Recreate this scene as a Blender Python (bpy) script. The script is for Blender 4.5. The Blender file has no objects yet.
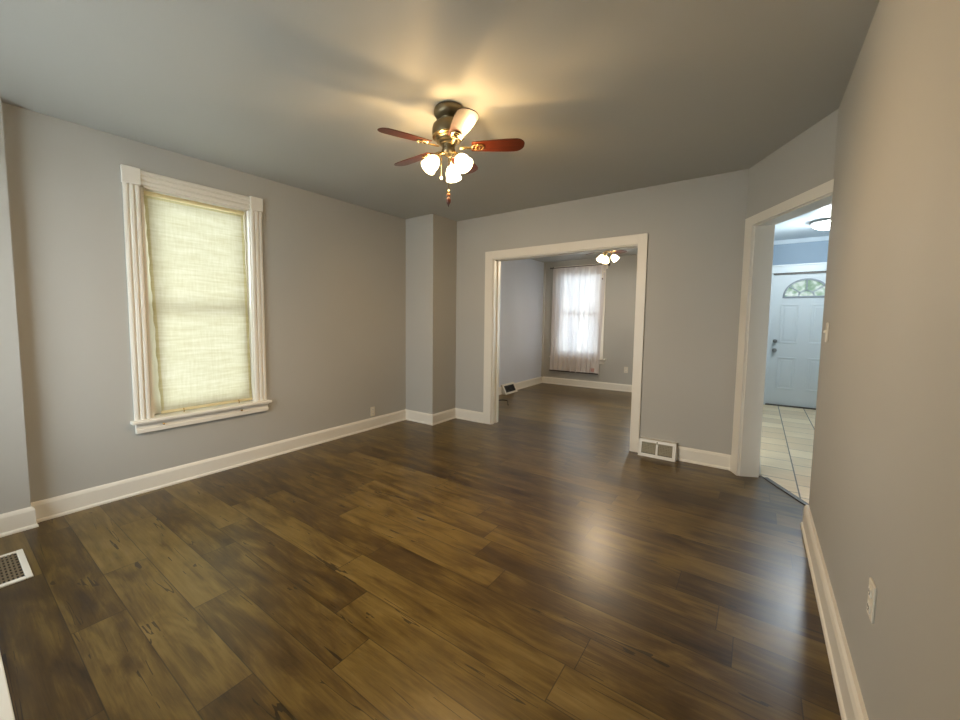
import bpy, bmesh, math, random
from mathutils import Vector, Matrix
random.seed(7)
S = bpy.context.scene
COL = S.collection
R = math.radians

# ------------------------------------------------------------------ camera
CAM_H = 1.40
cam_d = bpy.data.cameras.new('camera')
cam = bpy.data.objects.new('camera', cam_d); COL.objects.link(cam)
F, YAW, PITCH, ROLL, CX, CY = 403.109, -0.667721, -0.074531, 0.0050254, 438.929, 349.909
YAW = -YAW
# the fit measures yaw so that the view turns towards -X
sy, cy = math.sin(-YAW), math.cos(-YAW)
fwd = Vector((sy*math.cos(PITCH), cy*math.cos(PITCH), math.sin(PITCH)))
rt = Vector((cy, -sy, 0)); up = rt.cross(fwd)
r2 = rt*math.cos(ROLL) + up*math.sin(ROLL); u2 = -rt*math.sin(ROLL) + up*math.cos(ROLL)
cam.matrix_world = Matrix((( r2.x, u2.x, -fwd.x, 0), (r2.y, u2.y, -fwd.y, 0), (r2.z, u2.z, -fwd.z, CAM_H), (0, 0, 0, 1)))
cam_d.sensor_fit = 'HORIZONTAL'; cam_d.sensor_width = 36.0
cam_d.lens = F/960*36.0
cam_d.shift_x = (480-CX)/960; cam_d.shift_y = -(360-CY)/960
cam_d.clip_start = 0.02; cam_d.clip_end = 200
S.camera = cam

# ------------------------------------------------------------------ light, sky, exposure
W = bpy.data.worlds.new('overcast_sky'); S.world = W; W.use_nodes = True
bg = W.node_tree.nodes['Background']
bg.inputs[0].default_value = (0.84, 0.93, 0.96, 1); bg.inputs[1].default_value = 5.0
S.view_settings.view_transform = 'Standard'; S.view_settings.look = 'None'
S.view_settings.exposure = 1.2; S.view_settings.gamma = 1.0
S.view_settings.use_curve_mapping = False
FAN_WATT = 31.0; FAN_COL = (1.0, 0.64, 0.28)
FAR_WATT = 19.0; FAR_COL = (1.0, 0.79, 0.55)
HALL_WATT = 58.0; HALL_COL = (0.84, 0.94, 1.0)
S.cycles.use_denoising = True
S.cycles.max_bounces = 10; S.cycles.diffuse_bounces = 6; S.cycles.transparent_max_bounces = 16
S.cycles.sample_clamp_indirect = 6.0
S.cycles.caustics_reflective = False; S.cycles.caustics_refractive = False

def portal(name, loc, rot, sx, sz):
    l = bpy.data.lights.new(name, 'AREA'); l.shape = 'RECTANGLE'; l.size = sx; l.size_y = sz
    l.cycles.is_portal = True
    o = bpy.data.objects.new(name, l); COL.objects.link(o); o.location = loc; o.rotation_euler = rot
portal('window_portal', (-4.02, 1.52, 1.5), (0, R(-90), 0), 1.85, 0.88)
portal('window_portal', (-2.96, 8.74, 1.53), (R(-90), 0, 0), 0.95, 1.78)
portal('window_portal', (-2.50, -1.28, 1.52), (R(90), 0, 0), 1.9, 1.8)
portal('window_portal', (1.58, 5.85, 1.575), (0, R(90), 0), 1.35, 1.1)
portal('window_portal', (-1.02, 8.74, 1.53), (R(-90), 0, 0), 1.4, 1.78)

# ------------------------------------------------------------------ materials
def srgb(r, g, b):
    f = lambda c: (c/255/12.92 if c/255 <= .04045 else ((c/255+.055)/1.055)**2.4)
    return (f(r), f(g), f(b), 1)

class NT:
    def __init__(s, name):
        s.m = bpy.data.materials.new(name); s.m.use_nodes = True
        s.t = s.m.node_tree; s.t.nodes.clear()
        s.out = s.n('ShaderNodeOutputMaterial')
    def n(s, typ, **kw):
        nd = s.t.nodes.new(typ)
        for k, v in kw.items(): setattr(nd, k, v)
        return nd
    def set(s, inp, v):
        if isinstance(v, bpy.types.NodeSocket): s.t.links.new(v, inp)
        else: inp.default_value = v
    def math(s, op, a, b=0.0, c=0.0):
        nd = s.n('ShaderNodeMath', operation=op)
        s.set(nd.inputs[0], a); s.set(nd.inputs[1], b); s.set(nd.inputs[2], c)
        return nd.outputs[0]
    def vec(s, x, y, z):
        nd = s.n('ShaderNodeCombineXYZ')
        for i, v in enumerate((x, y, z)): s.set(nd.inputs[i], v)
        return nd.outputs[0]
    def coords(s, kind='Object'):
        nd = s.n('ShaderNodeTexCoord'); sp = s.n('ShaderNodeSeparateXYZ')
        s.t.links.new(nd.outputs[kind], sp.inputs[0])
        return nd.outputs[kind], sp.outputs[0], sp.outputs[1], sp.outputs[2]
    def noise(s, v, scale=1, detail=4, rough=.55, dist=0):
        nd = s.n('ShaderNodeTexNoise'); s.set(nd.inputs['Vector'], v)
        nd.inputs['Scale'].default_value = scale; nd.inputs['Detail'].default_value = detail
        nd.inputs['Roughness'].default_value = rough; nd.inputs['Distortion'].default_value = dist
        return nd.outputs[0]
    def white(s, v, dims='2D'):
        nd = s.n('ShaderNodeTexWhiteNoise', noise_dimensions=dims)
        if dims == '1D': s.set(nd.inputs['W'], v)
        else: s.set(nd.inputs['Vector'], v)
        return nd.outputs[0]
    def ramp(s, f, stops):
        nd = s.n('ShaderNodeValToRGB'); s.set(nd.inputs[0], f)
        e = nd.color_ramp.elements
        while len(e) < len(stops): e.new(.5)
        for i, (p, c) in enumerate(stops):
            e[i].position = p; e[i].color = c if len(c) == 4 else (*c, 1)
        return nd.outputs[0]
    def mix(s, f, a, b, blend='MIX'):
        nd = s.n('ShaderNodeMix', data_type='RGBA', blend_type=blend)
        s.set(nd.inputs[0], f); s.set(nd.inputs[6], a); s.set(nd.inputs[7], b)
        return nd.outputs[2]
    def bump(s, h, strength=.2, dist=.002):
        nd = s.n('ShaderNodeBump'); nd.inputs['Strength'].default_value = strength
        nd.inputs['Distance'].default_value = dist; s.set(nd.inputs['Height'], h)
        return nd.outputs[0]
    def principled(s, color, rough=.5, metal=0, spec=.5, normal=None, coat=0, coat_r=.1):
        p = s.n('ShaderNodeBsdfPrincipled')
        s.set(p.inputs['Base Color'], color); s.set(p.inputs['Roughness'], rough)
        p.inputs['Metallic'].default_value = metal; p.inputs['Specular IOR Level'].default_value = spec
        p.inputs['Coat Weight'].default_value = coat; p.inputs['Coat Roughness'].default_value = coat_r
        if normal is not None: s.set(p.inputs['Normal'], normal)
        return p.outputs[0]
    def mixs(s, f, a, b):
        nd = s.n('ShaderNodeMixShader'); s.set(nd.inputs[0], f); s.set(nd.inputs[1], a); s.set(nd.inputs[2], b)
        return nd.outputs[0]
    def done(s, sh):
        s.t.links.new(sh, s.out.inputs[0]); return s.m

def paint(name, col, rough=.55, tex=.06, spec=.3, scale=60):
    k = NT(name); v, x, y, z = k.coords()
    n = k.noise(v, scale, 3, .6); big = k.noise(v, 1.3, 2)
    c2 = tuple(c*.94 for c in col[:3])+(1,)
    return k.done(k.principled(k.mix(big, c2, col), rough, 0, spec, k.bump(n, tex, .003)))

def plain(name, col, rough=.5, metal=0, spec=.5, coat=0):
    k = NT(name); v, x, y, z = k.coords()
    n = k.noise(v, 25, 3)
    c2 = tuple(c*.9 for c in col[:3])+(1,)
    return k.done(k.principled(k.mix(n, c2, col), rough, metal, spec, None, coat))

def glass(name, tint=(1, 1, 1, 1), gloss=.08, rough=.02):
    k = NT(name)
    t = k.n('ShaderNodeBsdfTransparent'); t.inputs[0].default_value = tint
    g = k.n('ShaderNodeBsdfGlossy'); g.inputs['Roughness'].default_value = rough
    fr = k.n('ShaderNodeFresnel'); fr.inputs[0].default_value = 1.3
    return k.done(k.mixs(fr.outputs[0], t.outputs[0], g.outputs[0]))

def lit_glass(name, col, strength, trans):
    k = NT(name)
    t = k.n('ShaderNodeBsdfTransparent')
    e = k.n('ShaderNodeEmission'); e.inputs[0].default_value = (*col, 1); e.inputs[1].default_value = strength
    return k.done(k.mixs(trans, e.outputs[0], t.outputs[0]))

def wood_floor():
    k = NT('dark_oak_planks'); v, x, y, z = k.coords()
    PW, PL = .203, 1.24
    yr = k.math('DIVIDE', k.math('SUBTRACT', y, .115), PW)
    row = k.math('FLOOR', yr)
    rr = k.white(row, '1D')
    xs = k.math('DIVIDE', k.math('ADD', x, k.math('MULTIPLY', rr, 7.3)), PL)
    colm = k.math('FLOOR', xs)
    pid = k.white(k.vec(row, colm, 0.0), '2D')
    pid2 = k.white(k.vec(row, colm, 3.7), '3D')
    fy = k.math('FRACT', yr); fx = k.math('FRACT', xs)
    dy = k.math('MULTIPLY', k.math('MINIMUM', fy, k.math('SUBTRACT', 1.0, fy)), PW)
    dx = k.math('MULTIPLY', k.math('MINIMUM', fx, k.math('SUBTRACT', 1.0, fx)), PL)
    seam = k.math('LESS_THAN', k.math('MINIMUM', dy, dx), .0021)
    ox = k.math('MULTIPLY', pid, 53.0); oz = k.math('MULTIPLY', pid2, 29.0)
    gv = k.vec(k.math('ADD', k.math('MULTIPLY', x, 1.6), ox), k.math('MULTIPLY', y, 8.5), oz)
    grain = k.noise(gv, 1.3, 5, .58, 1.1)
    fine = k.noise(k.vec(k.math('ADD', k.math('MULTIPLY', x, 5.0), ox), k.math('MULTIPLY', y, 120.0), oz), 1.0, 4, .6, .3)
    blot = k.noise(k.vec(k.math('ADD', k.math('MULTIPLY', x, 2.2), ox), k.math('MULTIPLY', y, 5.0), oz), 1.3, 3, .5, .8)
    knot = k.noise(k.vec(k.math('ADD', k.math('MULTIPLY', x, 2.4), oz), k.math('MULTIPLY', y, 9.0), ox), 1.15, 2, .5, .4)
    knotm = k.ramp(knot, [(.60, (0, 0, 0)), (.84, (1, 1, 1))])
    crk = k.noise(k.vec(k.math('ADD', k.math('MULTIPLY', x, .75), oz), k.math('MULTIPLY', y, 11.0), ox), 1.0, 3, .45, .25)
    crd = k.math('ABSOLUTE', k.math('SUBTRACT', crk, .5))
    crm = k.math('MULTIPLY', k.math('LESS_THAN', crd, .0075), k.math('GREATER_THAN', blot, .57))
    f = k.math('ADD', k.math('MULTIPLY', grain, .66), k.math('MULTIPLY', fine, .25))
    f = k.math('ADD', f, k.math('MULTIPLY', k.math('SUBTRACT', pid, .5), .20))
    f = k.math('ADD', f, k.math('MULTIPLY', k.math('SUBTRACT', blot, .5), .34))
    c = k.ramp(f, [(.22, (.022, .010, .002)), (.40, (.066, .038, .007)), (.56, (.132, .086, .019)), (.86, (.225, .158, .055))])
    c = k.mix(k.math('MULTIPLY', knotm, .6), c, (.012, .006, .003, 1))
    c = k.mix(k.math('MULTIPLY', crm, .8), c, (.008, .005, .003, 1))
    c = k.mix(k.math('MULTIPLY', seam, .65), c, (.006, .004, .003, 1))
    rough = k.math('ADD', .278, k.math('MULTIPLY', grain, .05))
    h = k.math('SUBTRACT', k.math('MULTIPLY', fine, .10), k.math('MULTIPLY', seam, 1.0))
    return k.done(k.principled(c, rough, 0, .5, k.bump(h, .10, .0015)))

def tile_floor():
    k = NT('beige_tile'); v, x, y, z = k.coords()
    TX, TY = .315, .315
    xr = k.math('DIVIDE', k.math('SUBTRACT', x, .335), TX)
    col_ = k.math('FLOOR', xr)
    yr = k.math('ADD', k.math('DIVIDE', k.math('SUBTRACT', y, 4.24), TY), k.math('MULTIPLY', col_, .33))
    fx = k.math('FRACT', xr); fy = k.math('FRACT', yr)
    dx = k.math('MULTIPLY', k.math('MINIMUM', fx, k.math('SUBTRACT', 1.0, fx)), TX)
    dy = k.math('MULTIPLY', k.math('MINIMUM', fy, k.math('SUBTRACT', 1.0, fy)), TY)
    g = k.math('MAXIMUM', k.math('LESS_THAN', dx, .005), k.math('LESS_THAN', dy, .0042))
    n = k.noise(k.vec(k.math('MULTIPLY', x, 5.0), k.math('MULTIPLY', y, 26.0), 0.0), 1.0, 4)
    idn = k.white(k.vec(col_, k.math('FLOOR', yr), 0.0), '2D')
    f = k.math('ADD', k.math('MULTIPLY', n, .45), k.math('MULTIPLY', idn, .3))
    c = k.ramp(f, [(.25, srgb(222, 198, 160)), (.60, srgb(246, 226, 190))])
    c = k.mix(g, c, srgb(92, 82, 66))
    return k.done(k.principled(c, .35, 0, .5, k.bump(k.math('SUBTRACT', 1.0, g), .3, .002)))

def shade_fabric():
    k = NT('linen_shade'); v, x, y, z = k.coords()
    a = k.noise(k.vec(0.0, k.math('MULTIPLY', y, 4.0), k.math('MULTIPLY', z, 60.0)), 1.0, 3, .6)
    b = k.noise(k.vec(0.0, k.math('MULTIPLY', y, 60.0), k.math('MULTIPLY', z, 8.0)), 1.0, 3, .6)
    c0 = k.noise(k.vec(0.0, k.math('MULTIPLY', y, 2.0), k.math('MULTIPLY', z, 16.0)), 1.0, 2, .5)
    f = k.math('ADD', k.math('ADD', k.math('MULTIPLY', a, .42), k.math('MULTIPLY', b, .28)), k.math('MULTIPLY', c0, .30))
    c = k.ramp(f, [(.37, (.74, .70, .51)), (.50, (.85, .83, .66)), (.63, (.96, .945, .82))])
    # sewn hems: the fabric is doubled along both sides and the top
    h = k.math('DIVIDE', z, 1.76)
    dl_ = k.math('SUBTRACT', y, k.math('SUBTRACT', -.374, k.math('MULTIPLY', h, .050)))
    dr_ = k.math('SUBTRACT', k.math('SUBTRACT', .396, k.math('MULTIPLY', h, .034)), y)
    dt_ = k.math('SUBTRACT', 1.765, z)
    dm = k.math('MINIMUM', k.math('MINIMUM', dl_, dr_), dt_)
    hem = k.math('MULTIPLY', k.math('LESS_THAN', dm, .024), 1.0)
    c = k.mix(hem, c, k.mix(1.0, c, (.93, .88, .68, 1), 'MULTIPLY'))
    d = k.n('ShaderNodeBsdfDiffuse'); k.set(d.inputs[0], c)
    t = k.n('ShaderNodeBsdfTranslucent'); k.set(t.inputs[0], k.mix(1.0, c, (.30, .297, .262, 1), 'MULTIPLY'))
    return k.done(k.mixs(.5, d.outputs[0], t.outputs[0]))

def sheer():
    k = NT('sheer_curtain'); v, x, y, z = k.coords()
    wv = k.noise(v, 400, 2)
    g = k.noise(k.vec(k.math('MULTIPLY', x, 13.0), 0.0, k.math('MULTIPLY', z, .5)), 1.0, 3, .6)
    tc = k.ramp(g, [(.36, (.20, .225, .27)), (.52, (.32, .34, .38)), (.64, (.46, .47, .49))])
    d = k.n('ShaderNodeBsdfDiffuse'); d.inputs[0].default_value = (.93, .87, .85, 1)
    t = k.n('ShaderNodeBsdfTranslucent'); k.set(t.inputs[0], tc)
    tr = k.n('ShaderNodeBsdfTransparent')
    fab = k.mixs(.36, d.outputs[0], t.outputs[0])
    return k.done(k.mixs(k.math('MULTIPLY', wv, .04), fab, tr.outputs[0]))

def obscure_glass():
    k = NT('frosted_fan_glass'); v, x, y, z = k.coords()
    n = k.noise(v, 14, 3)
    t = k.n('ShaderNodeBsdfTranslucent'); k.set(t.inputs[0], k.ramp(n, [(.38, (.17, .21, .17)), (.62, (.30, .31, .30))]))
    tr = k.n('ShaderNodeBsdfTransparent')
    return k.done(k.mixs(.02, t.outputs[0], tr.outputs[0]))

def blade_wood():
    k = NT('mahogany_blade'); v, x, y, z = k.coords()
    n = k.noise(k.vec(k.math('MULTIPLY', x, 4.0), k.math('MULTIPLY', y, 60.0), 0.0), 1.0, 4, .6, .5)
    c = k.ramp(n, [(.3, (.040, .006, .002)), (.7, (.085, .016, .006))])
    return k.done(k.principled(c, .30, 0, .5, None, .6, .18))

def foliage_mat():
    k = NT('green_leaves'); v, x, y, z = k.coords()
    n = k.noise(v, 9, 4)
    c = k.ramp(n, [(.3, (.16, .26, .12)), (.7, (.40, .52, .30))])
    return k.done(k.principled(c, .6))

M = dict(
    wall=paint('grey_wall_paint', (.465, .460, .434, 1)),
    ceil=paint('grey_ceiling_paint', (.47, .475, .455, 1), .6),
    farwall_daylit=paint('daylit_far_wall_paint', (.66, .71, .82, 1)),  # daylight on the far room's left wall is put into this colour
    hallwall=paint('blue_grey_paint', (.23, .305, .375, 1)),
    hallceil=paint('pale_hall_ceiling', (.62, .70, .76, 1)),
    trim=paint('white_trim_paint', (.80, .77, .70, 1), .38, .006, .5, 20),
    door=paint('white_door_paint', (.68, .73, .74, 1), .35, .02, .5, 20),
    floor=wood_floor(), tile=tile_floor(), shade=shade_fabric(), sheer=sheer(),
    blade=blade_wood(), glass=glass('window_glass'), fanglass=obscure_glass(), muntin=paint('shaded_muntin', (.30, .33, .36, 1), .4),  # muntin grey carries the shade on the fan window frame
    bronze=plain('antique_bronze', (.20, .165, .10, 1), .42, .85),
    brass=plain('polished_brass', (.80, .58, .28, 1), .22, 1),
    steel=plain('satin_steel', (.30, .30, .29, 1), .35, .9),
    white=plain('white_enamel', (.80, .78, .72, 1), .4),
    plate=plain('ivory_plastic', (.74, .70, .60, 1), .4),
    dark=plain('dark_cavity', (.012, .011, .010, 1), .7),
    grille=plain('grey_louvre_metal', (.46, .42, .31, 1), .45, .2),
    tangrille=plain('tan_register_grille', (.24, .19, .12, 1), .5, .1),
    black=plain('black_rubber', (.012, .012, .012, 1), .5),
    hem=plain('cream_hem', (.72, .62, .36, 1), .6),
    copper=plain('copper_bead', (.55, .25, .13, 1), .3, .8),
    fob=plain('dark_wood_fob', (.06, .015, .008, 1), .3),
    strip=plain('threshold_metal', (.11, .10, .09, 1), .4, .6),
    lamp=lit_glass('lit_frosted_glass', (1.0, .78, .44), 6.0, .36),
    halllamp=lit_glass('lit_opal_dome', (.92, .95, 1.0), 9.0, .5),
    ground=paint('pale_bounce_ground', (.80, .80, .78, 1), .9, .5, .1, 8),  # unseen ground, made pale to throw daylight up into the rooms
    foliage=foliage_mat(), bark=plain('bark', (.10, .07, .05, 1), .9),
    tag=plain('pink_tag', (.60, .36, .33, 1), .7),
    rod=plain('dark_rod', (.05, .035, .03, 1), .4),
)

# ------------------------------------------------------------------ geometry helpers
def link(name, bm, mat, parent=None, smooth=False):
    me = bpy.data.meshes.new(name)
    bmesh.ops.recalc_face_normals(bm, faces=bm.faces)
    bm.to_mesh(me); bm.free()
    if smooth:
        for p in me.polygons: p.use_smooth = True
        try: me.set_sharp_from_angle(angle=R(40))
        except Exception: pass
    me.materials.append(M[mat] if isinstance(mat, str) else mat)
    o = bpy.data.objects.new(name, me); COL.objects.link(o)
    if parent: o.parent = parent
    return o
def B(): return bmesh.new()
def box(bm, x0, x1, y0, y1, z0, z1, bev=0, mtx=None):
    t = bmesh.new(); bmesh.ops.create_cube(t, size=1)
    for v in t.verts:
        v.co = Vector(((x0+x1)/2+v.co.x*(x1-x0), (y0+y1)/2+v.co.y*(y1-y0), (z0+z1)/2+v.co.z*(z1-z0)))
    if bev: bmesh.ops.bevel(t, geom=t.edges[:], offset=bev, segments=2, profile=.5, affect='EDGES')
    merge(bm, t, mtx); return bm
def merge(bm, t, mtx=None):
    if mtx is not None: bmesh.ops.transform(t, matrix=mtx, verts=t.verts)
    me = bpy.data.meshes.new('tmp'); t.to_mesh(me); t.free(); bm.from_mesh(me); bpy.data.meshes.remove(me)
def prism(bm, poly, z0, z1, mtx=None):
    t = bmesh.new()
    a = [t.verts.new((p[0], p[1], z0)) for p in poly]; b = [t.verts.new((p[0], p[1], z1)) for p in poly]
    t.faces.new(a[::-1]); t.faces.new(b); n = len(poly)
    for i in range(n): t.faces.new((a[i], a[(i+1) % n], b[(i+1) % n], b[i]))
    bmesh.ops.recalc_face_normals(t, faces=t.faces)
    merge(bm, t, mtx); return bm
def lathe(bm, prof, seg=32, mtx=None, cap=True):
    """prof: list of (radius, z); spun about Z."""
    t = bmesh.new(); rings = []
    for r, z in prof:
        rings.append([t.verts.new((max(r, 1e-4)*math.cos(2*math.pi*i/seg), max(r, 1e-4)*math.sin(2*math.pi*i/seg), z)) for i in range(seg)])
    for a, b in zip(rings, rings[1:]):
        for i in range(seg): t.faces.new((a[i], a[(i+1) % seg], b[(i+1) % seg], b[i]))
    if cap: t.faces.new(rings[0][::-1]); t.faces.new(rings[-1])
    merge(bm, t, mtx); return bm
def tube(bm, pts, r, seg=10):
    t = bmesh.new(); pts = [Vector(p) for p in pts]; rings = []
    for i, p in enumerate(pts):
        d = (pts[min(i+1, len(pts)-1)]-pts[max(i-1, 0)]).normalized()
        a = d.cross(Vector((0, 0, 1)));
        if a.length < 1e-3: a = d.cross(Vector((1, 0, 0)))
        a.normalize(); b = d.cross(a)
        rr = r[i] if isinstance(r, (list, tuple)) else r
        rings.append([t.verts.new(p+(a*math.cos(2*math.pi*k/seg)+b*math.sin(2*math.pi*k/seg))*rr) for k in range(seg)])
    for a, b in zip(rings, rings[1:]):
        for k in range(seg): t.faces.new((a[k], a[(k+1) % seg], b[(k+1) % seg], b[k]))
    t.faces.new(rings[0][::-1]); t.faces.new(rings[-1])
    merge(bm, t); return bm
def torus(bm, Rm, r, mtx, seg=28, ms=8):
    t = bmesh.new(); g = []
    for i in range(seg):
        a = 2*math.pi*i/seg
        g.append([t.verts.new(((Rm+r*math.cos(2*math.pi*k/ms))*math.cos(a), (Rm+r*math.cos(2*math.pi*k/ms))*math.sin(a), r*math.sin(2*math.pi*k/ms))) for k in range(ms)])
    for i in range(seg):
        for k in range(ms): t.faces.new((g[i][k], g[(i+1) % seg][k], g[(i+1) % seg][(k+1) % ms], g[i][(k+1) % ms]))
    merge(bm, t, mtx); return bm
def sphere(bm, c, r, sx=1, sy=1, sz=1, seg=16):
    t = bmesh.new(); bmesh.ops.create_uvsphere(t, u_segments=seg, v_segments=seg//2, radius=r)
    for v in t.verts: v.co = Vector((c[0]+v.co.x*sx, c[1]+v.co.y*sy, c[2]+v.co.z*sz))
    merge(bm, t); return bm
def struct(o, label=None, cat=None):
    o['kind'] = 'structure'
    if label: o['label'] = label
    if cat: o['category'] = cat
    return o
def empty(name, loc=(0, 0, 0)):
    o = bpy.data.objects.new(name, None); COL.objects.link(o); o.location = loc
    o.empty_display_size = .1; return o
def thing(o, label, cat, group=None):
    o['label'] = label; o['category'] = cat
    if group: o['group'] = group
    return o
def wall_with_hole(bm, axis, c0, c1, a0, a1, z0, z1, holes):
    """axis 'x': wall thickness c0..c1 in x, runs a0..a1 in y."""
    def bb(p0, p1, q0, q1):
        if p1-p0 < 1e-4 or q1-q0 < 1e-4: return
        if axis == 'x': box(bm, c0, c1, p0, p1, q0, q1)
        else: box(bm, p0, p1, c0, c1, q0, q1)
    cur = a0
    for h0, h1, hz0, hz1 in holes:
        bb(cur, h0, z0, z1); bb(h0, h1, z0, hz0); bb(h0, h1, hz1, z1); cur = h1
    bb(cur, a1, z0, z1)

# ------------------------------------------------------------------ key dimensions (metres)
XL, XB, YBUMP = -3.83, -3.752, 0.362        # left wall, its thicker near end
YB = 4.632; YB2 = 4.80                      # back wall with the wide opening
XC, YC = -3.3455, 4.1098                    # chimney breast corner
XR = 0.338                                  # right wall
ZC, ZC2, ZCH = 2.762, 2.668, 2.715          # ceilings: main, far room, hall
XL2, Y2 = -3.762, 8.52                      # far room
PA = Vector((-.1295, YB)); PB = Vector((XR, 3.6882))   # angled wall
U = (PB-PA).normalized(); N = Vector((-U.y, U.x)); LD = (PB-PA).length
YN = -1.1; YT = .16
def dg(u, off, ): p = PA+U*u+N*off; return (p.x, p.y)

# ------------------------------------------------------------------ shell
fl = [(-4.1, -1.26), (.49, -1.26), (.49, 3.70), dg(LD, .20), dg(0, .20), (-.02, 4.72), (-.02, 8.75), (-4.1, 8.75)]
struct(link('floor', prism(B(), fl, -.06, 0), 'floor'), 'dark brown wood plank floor', 'floor')
tl = [dg(LD, .20), (1.5, dg(LD, .2)[1]), (1.5, 8.95), (-.02, 8.95), (-.02, 4.72), dg(0, .20)]
struct(link('floor_hall', prism(B(), tl, -.06, 0), 'tile'), 'beige tile floor of the entrance hall', 'floor')
struct(link('ceiling', prism(B(), [(-4.1, -1.26), (.49, -1.26), (.49, 3.72), dg(LD, .06), dg(0, .06), (-.1, YB+.08), (-4.1, YB+.08)], ZC, ZC+.1), 'ceil'), 'smooth grey ceiling above the main room', 'ceiling')
struct(link('ceiling_far', box(B(), -4.1, -.02, YB+.08, 8.75, ZC2, ZC+.1), 'ceil'), 'grey ceiling of the far room', 'ceiling')
struct(link('ceiling_hall', prism(B(), [dg(LD, .06), (1.5, dg(LD, .06)[1]), (1.5, 8.95), (-.02, 8.95), (-.02, 4.72), dg(0, .06)], ZCH, ZC+.1), 'hallceil'), 'pale ceiling of the entrance hall', 'ceiling')

WY0, WY1, WZ0, WZ1 = 1.088, 1.962, .575, 2.44      # left window hole
b = B(); wall_with_hole(b, 'x', XL-.2, XL, YBUMP, YB2, 0, ZC, [(WY0, WY1, WZ0, WZ1)])
struct(link('wall_left', b, 'wall'), 'long grey wall on the left with the shaded window', 'wall')
b = B(); wall_with_hole(b, 'x', XL-.2, XB, YN-YT, YBUMP, 0, ZC, [])
struct(link('wall_left_near', b, 'wall'), 'slightly projecting end of the left wall', 'wall')
struct(link('wall_chimney', box(B(), XL, XC, YC, YB, 0, ZC), 'wall'), 'grey boxed chimney breast in the corner', 'wall')
OX0, OX1, OZ = -2.737, -1.022, 2.182               # wide opening (inner faces of jambs)
b = B(); wall_with_hole(b, 'y', YB, YB2, XL-.2, OX0-.02, 0, ZC, [])
box(b, OX0-.02, OX1+.02, YB, YB2, OZ+.02, ZC)
prism(b, [(OX1+.02, YB), (PA.x, PA.y), dg(0, .168), (-.09, YB2), (OX1+.02, YB2)], 0, ZC)
struct(link('wall_back', b, 'wall'), 'grey back wall around the wide opening', 'wall')
DU0, DU1, DZ = .158, 1.045, 2.225
b = B(); prism(b, [dg(0, 0), dg(DU0-.02, 0), dg(DU0-.02, .15), (.062, 4.60), (.062, 4.72), (-.05, 4.72)], 0, ZC)
prism(b, [dg(DU0-.02, 0), dg(LD, 0), dg(LD+.04, .15), dg(DU0-.02, .15)], DZ+.02, ZC)
struct(link('wall_angled', b, 'wall'), 'short angled grey wall over the hall doorway', 'wall')
struct(link('wall_right', prism(B(), [(XR, YN-YT), (XR+.15, YN-YT), (XR+.15, 3.70), dg(LD+.075, .15), dg(LD, .15), (PB.x, PB.y)], 0, ZC), 'wall'), 'grey wall close by on the right', 'wall')
b = B(); wall_with_hole(b, 'y', YN-YT, YN, XB, XR, 0, ZC, [(-3.45, -1.55, .62, 2.42)])
struct(link('wall_near', b, 'wall'), 'wall behind the viewer with a window', 'wall')
FX0, FX1, FZ0, FZ1 = -3.43, -2.52, .66, 2.42       # far window hole
struct(link('wall_far_left', box(B(), XL2-.25, XL2, YB2, Y2+.2, 0, ZC2+.05), 'farwall_daylit'), 'left wall of the far room', 'wall')
b = B(); wall_with_hole(b, 'y', Y2, Y2+.2, XL2, -.09, 0, ZC2+.05, [(FX0, FX1, FZ0, FZ1), (-1.72, -.32, FZ0, FZ1)])
struct(link('wall_far', b, 'wall'), 'end wall of the far room with the curtained window', 'wall')
YH = 8.70
struct(link('wall_partition', box(B(), -.09, .062, 4.72, YH+.2, 0, ZC2+.05), 'wall'), 'wall between far room and hall', 'wall')
FDX0, FDX1, FDZ0, FDZ1 = .178, .992, .022, 2.165
b = B(); wall_with_hole(b, 'y', YH, YH+.16, .062, 1.42, 0, ZCH+.05, [(FDX0-.03, FDX1+.03, 0, FDZ1+.035)])
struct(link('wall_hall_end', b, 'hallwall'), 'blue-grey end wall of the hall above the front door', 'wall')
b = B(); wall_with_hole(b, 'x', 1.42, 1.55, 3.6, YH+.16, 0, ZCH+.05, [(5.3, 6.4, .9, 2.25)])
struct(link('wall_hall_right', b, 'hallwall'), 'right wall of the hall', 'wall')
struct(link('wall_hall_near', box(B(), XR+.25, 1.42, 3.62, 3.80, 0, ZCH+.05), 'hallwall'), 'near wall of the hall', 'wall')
struct(link('trim_corner', prism(B(), [(XL2, Y2), (XL2+.03, Y2), (XL2+.022, Y2-.022), (XL2, Y2-.03)], .13, ZC2), 'wall'), 'thin corner bead in the far room', 'trim')

# ------------------------------------------------------------------ baseboards
def baseboard(name, pts, label, prof=None, mat='trim'):
    prof = prof or [(0, 0), (.028, 0), (.028, .010), (.024, .018), (.018, .022), (.018, .118), (.012, .134), (.006, .142), (0, .142)]
    pts = [Vector(p) for p in pts]; n = len(pts); t = B(); rings = []
    for i in range(n):
        def rn(a, c): d = (c-a).normalized(); return Vector((d.y, -d.x))
        if i == 0: m = rn(pts[0], pts[1])
        elif i == n-1: m = rn(pts[-2], pts[-1])
        else:
            a, c = rn(pts[i-1], pts[i]), rn(pts[i], pts[i+1]); m = (a+c)/(1+a.dot(c))
        rings.append([t.verts.new((pts[i].x+m.x*d, pts[i].y+m.y*d, z)) for d, z in prof])
    k = len(prof)
    for a, c in zip(rings, rings[1:]):
        for j in range(k): t.faces.new((a[j], a[(j+1) % k], c[(j+1) % k], c[j]))
    t.faces.new(rings[0]); t.faces.new(rings[-1][::-1])
    return struct(link(name, t, mat), label, 'baseboard')
baseboard('baseboard_left', [(XB, YN+.002), (XB, YBUMP), (XL, YBUMP), (XL, YC), (XC, YC), (XC, YB), (-2.868, YB)], 'white baseboard along the left wall and chimney breast')
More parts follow.
